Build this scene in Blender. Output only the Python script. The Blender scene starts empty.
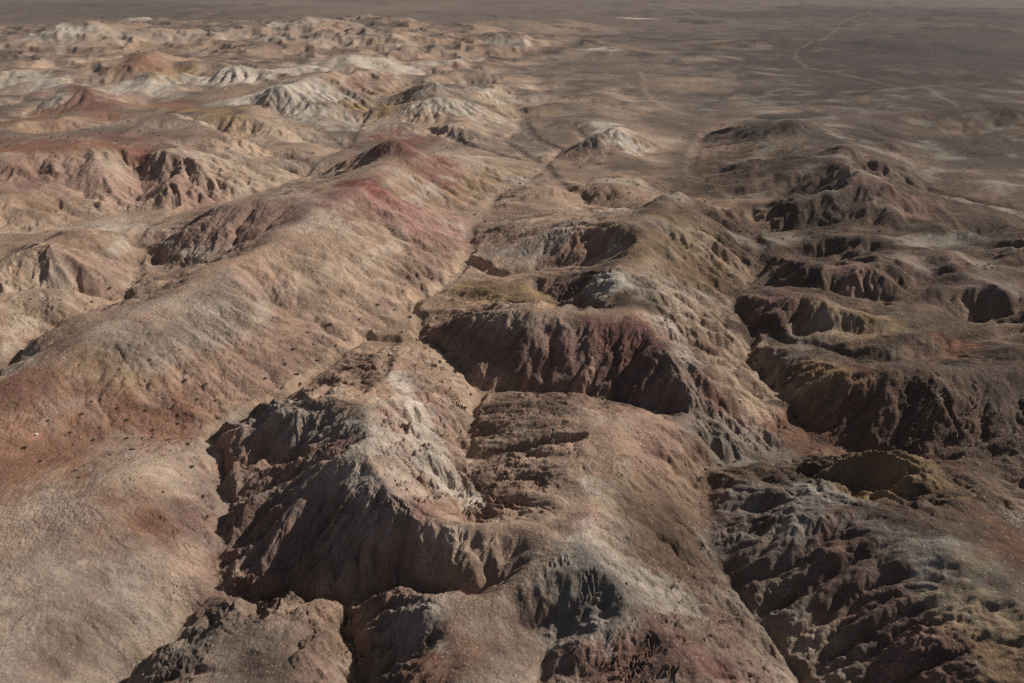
import bpy, math, random
import numpy as np
from mathutils import Vector

rng = np.random.default_rng(7)
random.seed(7)
f32 = np.float32

# ---------------------------------------------------------------- camera, sky, sun, exposure
CAM_H = 50.0            # metres above the dry washes
F_PX = 796.0            # focal length in pixels of a 1024 wide frame (28 mm)
HORIZON = -25.0         # picture row of the horizon, just above the frame
PITCH = math.atan((341.5 - HORIZON) / F_PX)
SUN_AZ = math.radians(25)      # to the right, turned this far away from the camera
SUN_EL = math.radians(37.5)

scene = bpy.context.scene
cam_data = bpy.data.cameras.new("camera")
cam_data.sensor_width = 36.0
cam_data.lens = 36.0 * F_PX / 1024.0
cam_data.clip_start = 1.0
cam_data.clip_end = 80000.0
cam = bpy.data.objects.new("camera", cam_data)
cam.location = (0, 0, CAM_H)
cam.rotation_euler = (math.pi / 2 - PITCH, 0, 0)
scene.collection.objects.link(cam)
scene.camera = cam

to_sun = Vector((math.cos(SUN_EL) * math.cos(SUN_AZ), math.cos(SUN_EL) * math.sin(SUN_AZ), math.sin(SUN_EL)))
world = bpy.data.worlds.new("World")
scene.world = world
world.use_nodes = True
wn = world.node_tree.nodes
wl = world.node_tree.links
wn.clear()
sky = wn.new("ShaderNodeTexSky")
sky.sky_type = 'NISHITA'
sky.sun_disc = False
sky.sun_elevation = SUN_EL
sky.sun_rotation = math.atan2(to_sun.x, to_sun.y)
sky.altitude = 900
sky.dust_density = 4.0
sky.ozone_density = 0.3
sky.air_density = 0.8
bg = wn.new("ShaderNodeBackground")
bg.inputs["Strength"].default_value = 0.05
wo = wn.new("ShaderNodeOutputWorld")
wl.new(sky.outputs[0], bg.inputs[0])
wl.new(bg.outputs[0], wo.inputs[0])

sun_data = bpy.data.lights.new("sun", 'SUN')
sun_data.energy = 5.0
sun_data.angle = math.radians(0.5)
sun_data.color = (1.0, 0.94, 0.86)
sun = bpy.data.objects.new("sun", sun_data)
sun.rotation_euler = to_sun.to_track_quat('Z', 'Y').to_euler()
sun.location = (200, 100, 200)
scene.collection.objects.link(sun)

vs = scene.view_settings
vs.view_transform = 'Standard'
vs.look = 'None'
vs.exposure = -0.28
vs.gamma = 1.0
vs.use_curve_mapping = False
scene.cycles.use_denoising = False       # keep the grain of the ground
scene.render.filter_size = 0.9

# ---------------------------------------------------------------- pixel -> place
CP, SP = math.cos(PITCH), math.sin(PITCH)

def ray(px, py):
    a = (px - 512.0) / F_PX
    b = (341.5 - py) / F_PX
    return np.array([a, CP + b * SP, -SP + b * CP])

def at(px, py, h):
    """place on the level z = h that the picture shows at px, py"""
    d = ray(px, py)
    t = (h - CAM_H) / d[2]
    return d[0] * t, d[1] * t

# ---------------------------------------------------------------- crests and washes of the badlands
# every line: hill it belongs to, 'px,py,height ...'; heights in metres over the main wash
CREST = []
WASH = []
HS = 0.86               # crest heights as first judged came out a little steep
def R(hill, s):
    k = {'far': 1.45, 'near_right': 0.78, 'pale': 1.12, 'leftlow': 1.1, 'redcone': 1.0, 'ochre': 1.12, 'dark_cone': 1.3, 'white_cone': 1.0, 'gully_hill': 1.05, 'red': .9, 'front': 0.80, 'dark_right': 0.62, 'band_right': .62, 'cut_right': .66, 'shelf_right': .75, 'cliff': 1.0, 'white': 1.0}.get(hill, HS)
    CREST.append((hill, [(float(a), float(b), float(c) * k) for a, b, c in (p.split(',') for p in s.split())]))
def G(s): WASH.append([(float(a), float(b), float(c) * HS) for a, b, c in (p.split(',') for p in s.split())])

# foreground hill with the dark left face
R('front', '405,345,3 390,370,6 372,400,9.5 358,440,11.5 375,475,11.5 395,500,11 419,522,10.5 475,522,10 509,528,10 545,520,10 575,518,10')
R('front', '206,434,2 225,420,5 255,408,7.5 300,399,8.5 340,395,9.2 372,400,9.5')
R('front', '395,500,11 350,535,8.6 312,565,5 278,595,.8')
R('front', '440,523,10.4 425,548,8.2 405,566,5.4')
R('front', '352,452,11 322,468,8.5 285,490,5.5 250,506,3 228,520,1')
# spur ridge running down right of centre
R('spur', '472,416,1.5 500,404,3.6 549,397,5.4 590,406,6.6 620,428,7.6 625,448,8.2 618,468,8.6 600,492,9.2 575,518,10 598,555,10 630,590,9.5 660,620,9 700,660,8.5 735,700,8')
R('spur', '478,428,2.6 500,424,3.8 530,421,5 585,424,7 610,432,7.6')
R('spur', '470,464,4.2 500,455,5.8 560,450,7.2 612,456,8.2')
R('spur', '474,497,5.8 505,488,7.2 560,475,8.3 602,474,8.6')
R('spur', '636,412,6.5 676,425,5 705,445,3')
# mound at the bottom edge
R('mound', '344,607,3 370,590,5 402,582,6 435,589,6.6 472,596,6.8 512,583,7.8 556,570,9.2 598,555,10')
R('mound', '435,589,6.6 430,620,7.2 450,650,7 480,700,6.6')
R('mound', '598,555,10 608,590,9.2 606,628,8.2 592,662,7')
R('knoll', '132,688,.6 147,659,2 167,642,2.8 194,629,3.4 234,614,4 277,602,4.2 320,596,4.2 338,603,3.6')
R('knoll', '320,600,4.3 300,640,5 285,700,5')
R('knoll', '234,618,4 200,660,4 190,700,4')
# gentle slopes bottom left
R('slope', '-120,540,6 -40,520,6.4 0,514,6.6 60,507,7 105,492,7.4 140,466,6 175,448,4 203,437,1.8')
R('slope', '-60,640,6 0,620,5.4 60,610,4.4 110,600,3')
# long tan ridge on the left
R('tan', '395,131,16 388,160,10 372,181,13 340,200,11.5 300,222,10.6 260,244,10.4 200,268,10 165,300,9.6 130,317,9 87,335,8.4 43,361,7.8 0,387,7.2 -60,420,7')
R('tan', '225,262,10.2 240,295,8.2 252,330,5.6 268,362,2.6')
R('tan', '120,325,9 130,360,6.6 120,395,4.6')
R('tan', '310,222,10.4 350,250,7.6 385,275,4.6 405,292,2')
R('tan', '372,181,13 400,200,8.6 425,220,5.4 450,235,2.4')
R('red', '355,158,6 372,140,12 395,131,16 415,140,13 437,156,9 458,168,5 485,182,2')
# dark-faced hill behind the tan ridge
R('north', '160,258,2.5 185,228,7 210,210,10 247,194,12 280,191,12 310,203,11.6 340,200,11.5')
R('leftlow', '8,257,6 33,243,8.6 68,241,8.4 108,260,6 135,283,2.5')
R('leftlow', '-60,340,6.5 0,324,6.6 50,312,6.8 92,304,5.6 122,307,2')
R('leftlow', '80,238,5 105,222,6.4 118,236,4')
R('leftlow', '-50,285,5 0,278,5.2 50,285,4.6 95,292,3')
# upper left hills
R('pale', '-40,158,8 0,154,8.4 60,147,9.4 110,139,10.4 150,141,10.4 185,149,9.4 215,164,6.4 245,184,3')
R('pale', '150,141,10.4 160,160,7.5 175,185,4.4 185,200,2')
R('pale', '115,139,10.3 118,165,7 105,190,4.4 95,208,2')
R('pale', '-20,205,4 30,200,4.4 70,205,4')
R('redcone', '20,110,4 40,99,7 60,89,10 80,80,13 95,88,10.5 120,98,7 138,106,4')
R('redcone', '-40,120,6 20,122,7 70,118,7 105,112,5')
R('ochre', '105,127,4 130,114,8.4 165,101,11.6 190,107,10.6 215,118,9 250,134,7 285,146,4 310,150,2')
R('ochre', '190,107,10.6 225,112,8 262,120,6.6 290,130,4')
R('white', '214,107,4 250,92,10 280,82,12.6 310,77,12 335,71,10.5 365,68,9 385,74,6 400,82,2')
R('white', '310,77,12 330,90,8 345,100,5')
R('white', '280,82,12.6 300,98,7 315,110,4')
R('cliff', '108,86,3 150,73,9.5 190,71,9.5 215,69,11 245,61,13 262,67,10 285,74,4')
R('cliff', '0,78,5 20,70,8 40,75,5')
R('cliff', '285,70,3 310,62,8 335,57,11 360,53,11 385,60,6 400,66,3')
R('cliff', '350,108,4 368,98,8 385,100,7 395,106,4')
R('centre', '395,99,3 415,92,8 437,79,13.5 455,90,8.6 472,97,6 492,108,2')
R('centre', '395,108,4 430,103,8 450,95,11.4 470,108,6 487,119,2')
R('centre', '375,122,4 410,116,7 440,117,8 470,126,6 490,135,2')
R('centre', '470,82,4 490,92,5 508,104,2')
# middle hills
R('middle', '425,321,2.5 445,314,5.6 476,311,8 529,309,9.4 556,311,9.6 589,322,9.2 612,327,8.8 636,327,9 652,322,9.6')
R('middle', '609,273,12 629,292,9.2 652,322,10 672,362,8.6 690,392,6.6 712,425,3.6')
R('middle', '515,279,3 545,272,6 575,270,7.4 609,273,12')
R('middle', '609,273,12 600,298,7 588,312,5')
R('middle', '556,311,9.6 545,340,6.6 525,370,3 515,388,1')
R('middle', '636,327,9 622,355,6.6 605,385,3')
R('middle', '652,322,9.6 700,345,6 735,362,2')
R('middle', '478,281,2.4 510,290,4.4 548,300,5.4')
R('horseshoe', '548,252,3.6 560,231,7.4 590,217,10.4 622,216,12.6 643,230,12.2 650,250,9 634,264,8.4 609,273,12')
R('horseshoe', '600,222,10.6 596,240,6.6 590,255,4.4')
R('horseshoe', '643,230,12.2 655,212,10 668,193,10.4 688,191,10 705,206,8 730,230,4 743,244,1.4')
R('horseshoe', '650,247,9.6 680,255,7.4 715,270,4 728,285,1.6')
R('horseshoe', '478,235,2 500,222,4 530,215,5.4 570,212,7.4')
R('terrace', '500,202,2 540,184,4.6 590,178,5.4 625,173,5.6 650,179,4.4 664,190,1')
R('terrace', '590,178,5.4 630,195,4.6 655,205,3')
# right-hand hills
R('near_right', '795,468,1 812,455,4.6 835,446,7.4 870,441,9 905,448,10 932,474,10 962,489,10.4 1000,510,11 1040,545,11.4 1100,600,12')
R('near_right', '706,473,1.4 735,470,4 770,480,6.4 800,489,8 851,504,9.6 891,512,10.6 938,532,11.6 971,556,12 1024,598,12.4 1100,660,13')
R('near_right', '784,474,5 824,485,7.6 864,499,9.6 891,512,10.6')
R('dark_right', '744,357,1 755,345,4 771,339,6.4 794,350,7.4 835,372,9.4 870,369,11 931,366,12 1024,356,13 1100,350,14')
R('dark_right', '871,369,11 865,395,7.4 850,425,2.6')
R('dark_right', '960,364,12.2 975,400,9 985,440,5.4 1000,480,3.6')
R('dark_right', '771,339,6.4 785,370,4.4 800,398,1.6')
R('band_right', '731,298,1 745,291,4 765,287,6.4 795,294,7 830,303,7.2 870,313,7.4 930,322,7.6 980,322,8.4 1024,318,9 1100,310,10')
R('band_right', '845,343,4.6 880,340,5.6 930,345,6 980,338,7 1024,332,8')
R('band_right', '765,287,6.4 775,308,4 765,322,1.6')
R('band_right', '830,303,7.2 840,325,4.4 820,334,2.4')
R('cut_right', '760,271,2 800,262,6 845,259,9 862,267,8 885,276,5.6 920,285,5 970,286,7 1024,280,8')
R('cut_right', '960,275,6.6 990,264,8.4 1024,262,9')
R('shelf_right', '767,246,1.4 800,238,4 850,239,6 920,248,6.6 960,254,6.4 1024,240,8 1100,235,9')
R('shelf_right', '765,222,1.6 800,212,4.4 850,214,5.4 900,224,5.6 950,226,6')
R('gully_hill', '700,167,2 735,151,6.4 780,149,7.6 830,146,9 865,136,11 880,141,10 895,154,7 908,167,4.4 928,187,1')
R('gully_hill', '835,150,8.6 846,165,9.4 865,180,8.6 885,194,6.8 905,204,5.6 930,214,4.8 965,226,3.6')
R('gully_hill', '700,192,1 740,181,3.6 790,174,5 832,172,6.4')
R('gully_hill', '780,204,4 805,195,6.4 835,194,6.6 860,205,5')
R('gully_hill', '880,141,10 882,160,5.4 880,180,2.4')
R('dark_cone', '716,130,1 750,121,5.4 787,114,9 820,121,6 852,131,4')
# isolated mounds out on the plain
R('white_cone', '593,131,6 604,120,11 612,130,7 622,139,4 638,150,.8')
R('white_cone', '545,127,.6 573,116,3 588,121,3')
R('white_cone', '606,119,9 622,122,6 634,130,3 645,138,.8')
G('572,128,.6 586,136,.5 592,146,.3 612,153,.2 634,158,.2 655,150,.2')
R('far', '570,99,.3 600,92,4 615,94,3.6 638,104,.3')
R('far', '445,41,1 480,43,5 505,36,8 525,41,4 556,40,1')
R('far', '570,51,1 590,48,4 612,44,4 625,47,1')
R('far', '370,27,3 384,19,9 405,21,8 414,27,1')
R('far', '112,67,1.4 140,52,11 158,60,5 172,68,1')
R('far', '8,43,3 45,33,9 70,26,13 95,25,10 122,31,2')
R('far', '30,60,1 41,53,5 55,60,1')
R('far', '125,24,1 145,18,7 165,22,1')
R('far', '180,30,1 210,26,5 245,28,3')
R('far', '235,55,2 260,47,6 285,52,2')
R('far', '240,32,2 270,25,8 300,21,11 330,23,8 345,28,2')
R('far', '345,42,2 375,37,7 398,40,6 415,46,1')
R('far', '895,112,1.5 930,107,4.4 960,103,5 1000,99,6.6 1030,103,6.6')
R('far', '830,96,.4 868,90,3 905,104,2 925,110,.5')
R('far', '960,135,.6 1000,129,2 1060,130,3')
R('far', '930,176,.6 980,181,2 1030,186,2.4')
for mx, my, mw, mh in ((690, 75, 26, 2.2), (745, 70, 30, 2), (700, 52, 26, 3), (985, 68, 40, 3), (880, 67, 18, 2.4), (560, 22, 30, 4), (760, 40, 40, 3), (940, 84, 40, 2.4),
                       (650, 62, 24, 2), (460, 27, 26, 5), (520, 20, 34, 5), (880, 40, 50, 3), (600, 72, 20, 1.8), (820, 104, 26, 2.2), (655, 100, 16, 1.5)):
    R('far', '%g,%g,.2 %g,%g,%g %g,%g,%g %g,%g,.2' % (mx - mw, my + 3, mx - mw * .2, my - 1, mh * 1.5, mx + mw * .35, my, mh, mx + mw, my + 4))
R('far', '755,92,.3 800,86,2 840,92,.3')

R('near_right', '891,512,10.6 870,545,10 900,585,9.6 930,622,9.4 960,660,10 1000,700,10.4')
# washes and gullies
G('884,566,8.8 864,590,7.2 846,608,5.4 815,624,3.6 790,640,2.2')
G('545,165,0 522,185,0 495,197,0 490,210,0 468,230,0 467,252,.2 452,278,.4 432,292,.4 410,304,.4 424,318,.2 419,338,.2 399,341,.3 360,336,.6 342,352,.6 318,372,.6 290,391,.6 250,408,1.2 206,439,.6 215,470,.4 222,500,0 216,560,-.4 216,590,-.5 200,606,-.6 165,637,-.8 128,680,-1 100,720,-1')
G('419,338,.2 449,354,.3 476,387,.6 478,405,1 470,425,2 464,450,3.4 466,480,4.6 468,505,7')
G('470,450,3.2 492,452,3.8 530,442,5 578,436,6.8')
G('467,484,4.4 500,474,5.6 530,465,7')
G('476,387,.6 530,390,.8 580,394,1.4 640,405,2.4 690,418,2.6 712,434,2.4')
G('467,258,.2 502,273,1.4 535,265,2 570,263,3 598,262,5')
G('436,290,.4 470,297,1.6 520,304,3.4 560,302,4.2 582,308,5')
G('535,286,3.6 555,296,3.8 575,300,4.6')
G('545,165,0 560,190,1 600,205,2 640,215,4')
G('664,192,.6 720,215,1 754,238,.4 767,261,.2 751,278,.2 731,295,.2 751,325,.2 751,341,.2 744,357,.2 767,376,.2 779,398,.2 807,429,.2 812,440,.2 795,456,.2 745,462,.2 712,466,.6 702,480,1 702,505,1.4 702,535,1.6 721,568,1.7 751,612,1.7 777,648,1.6 805,690,1.5 830,730,1.4')
G('767,261,.2 790,255,1 850,253,2.4 920,262,3 1024,258,4')
G('731,295,.2 770,284,.8 830,298,1.4 890,303,2 950,312,3 1024,306,4')
G('800,328,1.4 860,333,2 930,334,3 1024,325,4')
G('751,325,.2 790,337,1 850,352,2.4 905,362,3 960,348,3.4 1024,338,4.4')
G('812,440,.2 860,449,.6 900,456,1 945,485,2 1000,505,3 1050,530,4')
G('800,470,1.6 840,480,2.6 880,492,4.4')
G('216,590,-.5 270,598,0 310,597,.5 350,594,1.4 400,576,3.4 440,588,4.6 460,590,5 490,575,6.4')
G('345,616,.8 352,645,1 362,700,.4')
G('572,622,7 552,618,6.2 534,622,5.8 556,638,5.6 540,662,5.4 530,700,5.2')
G('285,510,4' + ' 262,545,1.6 240,575,.2')
G('222,470,.6 260,452,2.4 300,438,5')
G('75,515,6.8 100,552,5 135,580,2.6 170,604,.6')
G('-100,470,5 0,455,4.4 70,442,3.2 140,432,2 205,436,.8')
G('250,275,8.4 270,297,5.2 290,317,3')
G('-80,395,2 0,372,2 43,350,1.6 87,325,1.2 126,306,.8 122,290,.8 142,275,.6 133,242,.6 152,224,.6 200,206,.6 250,196,.6 292,181,.4 312,165,.4 345,150,.6 365,118,.6 380,108,.6 400,88,.4')
G('128,302,.8 165,285,2.4 205,263,5 250,246,8')
G('135,243,.6 158,261,1 177,266,1.6 205,257,4.4')
G('-80,240,2 0,235,2 60,224,1.6 110,213,1 152,210,.8 200,206,.6')
G('0,300,3.4 50,296,2.6 100,296,1.6 122,292,.8')
G('148,152,8 139,172,5 136,192,3 150,211,.8')
G('312,165,.4 280,160,1 230,145,3 190,128,4 140,128,2.6 100,132,2.4 40,135,3.6')
G('345,150,.6 310,125,1.6 270,112,3 215,108,3.4 160,95,3 140,108,2.4')
G('380,108,.6 360,92,2 340,82,3')
G('292,181,.4 330,178,3 360,168,6')
G('400,88,.4 420,72,.3 460,68,.2')
G('465,72,.2 500,88,0 515,105,.2 520,130,0 500,140,.2 520,152,0 545,165,0')
G('520,110,0 530,135,0 560,150,.2 545,165,0')
G('400,125,1.6 440,135,1.6 480,150,.8 520,160,.2')
G('395,205,5 430,205,2.6 470,205,.8')
G('690,180,.4 720,172,1 780,168,3 825,162,6')
G('664,192,.6 700,182,.6 690,165,.4 700,140,.2 720,125,.2')
G('770,212,1 790,190,2.4 830,186,3.6')
G('866,142,9 866,160,5 872,178,2.4 880,188,2 930,192,.6 960,200,.6 1024,210,1')
G('754,238,.4 790,228,1 850,228,2.6 930,238,3.2 1024,230,4')
G('860,140,3.6 930,150,.4 1000,155,.2')
G('0,95,1 40,110,3 0,130,3.4')
G('100,92,1.4 140,88,1.6 200,85,2 230,95,3')
G('60,78,1 100,72,1 130,72,.6 200,60,.4 235,58,.4')
G('280,62,.4 300,72,1.6 340,66,4')
# the open plain: level ground inside this outline (outline given where the photograph shows it)
PLAIN = [(-400, -20), (1500, -20), (1500, 92), (880, 82), (850, 102), (720, 110), (655, 114), (652, 150), (668, 162), (655, 168), (560, 154),
         (548, 160), (536, 152), (528, 120), (520, 97), (500, 76), (470, 60), (430, 50), (430, 30), (300, 14), (-400, 12)]
PLAIN2 = [(920, 112), (1500, 112), (1500, 124), (960, 126), (930, 145), (1500, 150), (1500, 165), (930, 172), (915, 160), (900, 130)]

# ---------------------------------------------------------------- solve the slopes between crests and washes
TH0, TH1, DT = -1.15, 1.15, 0.005
LR0, LR1 = math.log(14.0), math.log(6000.0)
NT = int((TH1 - TH0) / DT) + 1
NR = int((LR1 - LR0) / DT) + 1

def blur(a, n, k):
    for _ in range(n):
        for ax in (0, 1):
            p = np.pad(a, [(k, k) if q == ax else (0, 0) for q in (0, 1)], mode='edge').cumsum(axis=ax, dtype=np.float64)
            p = np.concatenate([np.zeros_like(np.take(p, [0], ax)), p], ax)
            w = 2 * k + 1
            n_ = a.shape[ax]
            a = (np.take(p, np.arange(w, w + n_), ax) - np.take(p, np.arange(0, n_), ax)) / w
    return a.astype(f32)

def raster(step):
    nt = (NT - 1) // step + 1
    nr = (NR - 1) // step + 1
    val = np.zeros((nr, nt)); cnt = np.zeros((nr, nt))
    lab = -np.ones((nr, nt), int)
    def stroke(pts, l):
        P = [(*at(x, y, h), h) for x, y, h in pts]
        for (x0, y0, h0), (x1, y1, h1) in zip(P[:-1], P[1:]):
            n = max(2, int(math.hypot(x1 - x0, y1 - y0) / (min(math.hypot(x0, y0), math.hypot(x1, y1)) * DT * step) * 2.2))
            s = np.linspace(0, 1, n)
            X = x0 + (x1 - x0) * s; Y = y0 + (y1 - y0) * s; H = h0 + (h1 - h0) * s
            if n > 6:                                   # natural wander of a crest or wash
                ph = (x0 * 12.9 + y0 * 7.3)
                L = math.hypot(x1 - x0, y1 - y0)
                w = np.sin(s * math.pi) * (np.sin(s * 9 + ph) + .6 * np.sin(s * 21 + 2 * ph)) * min(.045 * L, .35)
                X = X - (y1 - y0) / L * w; Y = Y + (x1 - x0) / L * w
            i = np.rint((np.log(np.hypot(X, Y)) - LR0) / (DT * step)).astype(int)
            j = np.rint((np.arctan2(X, Y) - TH0) / (DT * step)).astype(int)
            ok = (i >= 0) & (i < nr) & (j >= 0) & (j < nt)
            np.add.at(val, (i[ok], j[ok]), H[ok]); np.add.at(cnt, (i[ok], j[ok]), 1)
            if l >= 0: lab[i[ok], j[ok]] = l
    for g in WASH: stroke(g, -1)
    for hill, pts in CREST: stroke(pts, HILLS.index(hill))
    m = cnt > 0
    val[m] /= cnt[m]
    near_crest = blur((lab >= 0).astype(f32), 2, max(1, int(7 / step))) > 1e-4
    r_ = np.exp(LR0 + DT * step * np.arange(nr))[:, None]; t_ = (TH0 + DT * step * np.arange(nt))[None, :]
    xg, yg = r_ * np.sin(t_), r_ * np.cos(t_)
    fwd = yg * CP + CAM_H * SP
    pxg = 512 + F_PX * xg / np.maximum(fwd, 1); pyg = 341.5 - F_PX * (yg * SP - CAM_H * CP) / np.maximum(fwd, 1)
    for poly in (PLAIN, PLAIN2):
        ins = np.zeros(pxg.shape, bool)
        for (x0, y0), (x1, y1) in zip(poly, poly[1:] + poly[:1]):
            if y0 == y1: continue
            ins ^= ((y0 > pyg) != (y1 > pyg)) & (pxg < (x1 - x0) * (pyg - y0) / (y1 - y0) + x0)
        ins &= ~near_crest & ~m & (yg > 120)
        val[ins] = 0; m |= ins
    return val.astype(f32), m, lab

HILLS = []
for hname, _ in CREST:
    if hname not in HILLS: HILLS.append(hname)

def resize(a, shp):
    r = np.linspace(0, a.shape[0] - 1, shp[0]); c = np.linspace(0, a.shape[1] - 1, shp[1])
    i = np.minimum(r.astype(int), a.shape[0] - 2); j = np.minimum(c.astype(int), a.shape[1] - 2)
    u = (r - i)[:, None]; v = (c - j)[None, :]
    return ((a[i][:, j] * (1 - u) + a[i + 1][:, j] * u) * (1 - v) + (a[i][:, j + 1] * (1 - u) + a[i + 1][:, j + 1] * u) * v).astype(f32)

sol = None
for step, its in ((32, 300), (16, 200), (8, 160), (4, 120), (2, 90), (1, 60)):
    val, msk, lab = raster(step)
    sol = np.full(val.shape, 2.0, f32) if sol is None else resize(sol, val.shape)
    sol[msk] = val[msk]
    for _ in range(its):
        p = np.pad(sol, 1, mode='edge')
        sol = 0.25 * (p[:-2, 1:-1] + p[2:, 1:-1] + p[1:-1, :-2] + p[1:-1, 2:])
        sol[msk] = val[msk]

lr = LR0 + DT * np.arange(NR); th = TH0 + DT * np.arange(NT)
rr = np.exp(lr)[:, None]
farw = np.clip((rr - 75) / 110, 0, 1)
s2, s4 = blur(sol, 2, 2), blur(sol, 2, 5)
crest_n = np.minimum(0.25 * s2 + 0.75 * s4, s2); crest_f = 0.55 * s2 + 0.45 * blur(sol, 1, 1)
crest = crest_n * (1 - farw) + crest_f * farw
gw = np.clip((rr - 90) / 110, 0, 1)
groove = (0.35 * s2 + 0.65 * sol) * (1 - gw) + (0.6 * s2 + .4 * sol) * gw
base = np.where(s4 < sol, np.minimum(crest, sol), np.minimum(groove, np.maximum(s4, sol))).astype(f32)
base = (blur(base, 1, 1) * (1 - farw) + base * farw).astype(f32)
g_lr, g_th = np.gradient(base, DT)
g_r = g_lr / rr; g_t = g_th / rr
sn, cs = np.sin(th)[None, :], np.cos(th)[None, :]
gx = blur((g_r * sn + g_t * cs).astype(f32), 2, 2)
gy = blur((g_r * cs - g_t * sn).astype(f32), 2, 2)

def sample(a, x, y):
    i = np.clip((np.log(np.maximum(np.hypot(x, y), 14.1)) - LR0) / DT, 0, NR - 1.001)
    j = np.clip((np.arctan2(x, y) - TH0) / DT, 0, NT - 1.001)
    i0 = i.astype(int); j0 = j.astype(int); u = i - i0; v = j - j0
    return (a[i0, j0] * (1 - u) + a[i0 + 1, j0] * u) * (1 - v) + (a[i0, j0 + 1] * (1 - u) + a[i0 + 1, j0 + 1] * u) * v

# ---------------------------------------------------------------- which hill a place belongs to
ARR = base.copy()
p = np.pad(ARR, 1, mode='edge')
best = ARR.copy(); idx = np.arange(NR * NT).reshape(NR, NT); ptr = idx.copy()
for di in (-1, 0, 1):
    for dj in (-1, 0, 1):
        q = p[1 + di:1 + di + NR, 1 + dj:1 + dj + NT]
        ii = np.clip(np.arange(NR)[:, None] + di, 0, NR - 1); jj = np.clip(np.arange(NT)[None, :] + dj, 0, NT - 1)
        b = q > best
        best = np.where(b, q, best); ptr = np.where(b, ii * NT + jj, ptr)
isr = lab >= 0
ptr = np.where(isr, idx, ptr).ravel()
for _ in range(13): ptr = ptr[ptr]
roots = np.unique(ptr)
li, lj = np.nonzero(isr)
rl = lab.ravel()[roots].copy()
for k in np.nonzero(rl < 0)[0]:
    i, j = divmod(int(roots[k]), NT)
    d2 = (li - i) ** 2 + (lj - j) ** 2
    m = int(np.argmin(d2))
    rl[k] = lab[li[m], lj[m]] if d2[m] < 40 ** 2 and (i * DT + LR0) < math.log(420) else -2
full = np.full(NR * NT, -2); full[roots] = rl
region = full[ptr].reshape(NR, NT)
flat = (base < 0.55) & (np.exp(lr)[:, None] > 190)
region[flat] = -2
region[np.exp(lr) > 420] = -2

RILL = {'slope': .07, 'tan': .46, 'knoll': .6, 'leftlow': .8, 'spur': .48, 'middle': .95, 'horseshoe': .7, 'front': .95, 'mound': .6, 'white_cone': .6, 'dark_right': .7, 'near_right': .6, 'white': 1.5, 'cliff': 1.6, 'centre': 1.4}
rf = np.ones((NR, NT), f32)
for k_, n_ in enumerate(HILLS): rf[region == k_] = RILL.get(n_, 1.0)
rf = blur(rf, 2, 5)

# ---------------------------------------------------------------- noise
def h2(ix, iy, seed):
    n = (ix.astype(np.int64) * 374761393 + iy.astype(np.int64) * 668265263 + seed * 1442695041) & 0xffffffff
    n = ((n ^ (n >> 13)) * 1274126177) & 0xffffffff
    return ((n ^ (n >> 16)) & 0xffffff).astype(f32) / f32(16777216.0)

def vnoise(x, y, seed=0):
    ix = np.floor(x); iy = np.floor(y)
    u = (x - ix).astype(f32); v = (y - iy).astype(f32)
    u = u * u * u * (u * (u * 6 - 15) + 10); v = v * v * v * (v * (v * 6 - 15) + 10)
    a = h2(ix, iy, seed); b = h2(ix + 1, iy, seed); c = h2(ix, iy + 1, seed); d = h2(ix + 1, iy + 1, seed)
    return (a + (b - a) * u + (c - a) * v + (a - b - c + d) * u * v) * 2 - 1

def fbm(x, y, wl, octs, seed=0, gain=0.5):
    s = 0; a = 1.0; t = 0
    for o in range(octs):
        ca, sa = math.cos(o * 1.1), math.sin(o * 1.1)
        s = s + a * vnoise((x * ca - y * sa) / wl + 17.3 * o, (x * sa + y * ca) / wl - 9.1 * o, seed + o)
        t += a; a *= gain; wl *= 0.5
    return s / t

def rills(x, y, dx, dy, seed):
    """stripes that run down the slope: cosine waves across (dx, dy) in jittered cells"""
    ix = np.floor(x); iy = np.floor(y)
    fx = (x - ix).astype(f32); fy = (y - iy).astype(f32)
    va = 0; vx = 0; vy = 0; wt = 0
    for i in (-1, 0, 1):
        for j in (-1, 0, 1):
            px = fx - i - (h2(ix + i, iy + j, seed) - 0.5) * 0.8 - 0.5
            py = fy - j - (h2(ix + i, iy + j, seed + 99) - 0.5) * 0.8 - 0.5
            w = np.exp(-2.4 * (px * px + py * py))
            m = (px * dx + py * dy) * f32(2 * math.pi)
            sm = np.sin(m) * w
            va = va + np.cos(m) * w; vx = vx - sm * dx; vy = vy - sm * dy; wt = wt + w
    return va / wt, vx / wt, vy / wt

# crowded small badland ridges where the photograph shows them
BX, BY = rr * np.sin(th)[None, :], rr * np.cos(th)[None, :]
def rough(wl_r, seed):
    wx_ = BX + 0.35 * wl_r * vnoise(BX / wl_r, BY / wl_r, seed + 7); wy_ = BY + 0.35 * wl_r * vnoise(BX / wl_r, BY / wl_r, seed + 8)
    return 1 - np.abs(fbm(wx_, wy_, wl_r, 3, seed, 0.45)) * 2.6
def zone(s, width):
    P = [at(*[float(v) for v in p.split(',')], 2.0) for p in s.split()]
    dd = np.full(BX.shape, 1e9)
    for (ax, ay), (bx, by) in zip(P[:-1], P[1:]):
        t = np.clip(((BX - ax) * (bx - ax) + (BY - ay) * (by - ay)) / ((bx - ax) ** 2 + (by - ay) ** 2 + 1e-9), 0, 1)
        dd = np.minimum(dd, np.hypot(BX - ax - t * (bx - ax), BY - ay - t * (by - ay)))
    return np.clip(1.6 - dd / width, 0, 1)
base = base + rough(21.0, 501) * 3.8 * zone('-60,78 60,84 150,80 250,80 340,70 400,75 445,90', 62)
base = base + np.clip(rough(22.0, 505) + .1, 0, 2) * 4.6 * zone('-60,37 80,34 200,32 300,27 400,42', 110)
base = base + np.clip(rough(34.0, 507), 0, 1) * 3.5 * zone('470,43 530,42 600,48', 20)
base = base + np.clip(rough(20.0, 508), 0, 1) * 4.4 * zone('120,56 240,50 330,48 420,58', 80)
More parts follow.
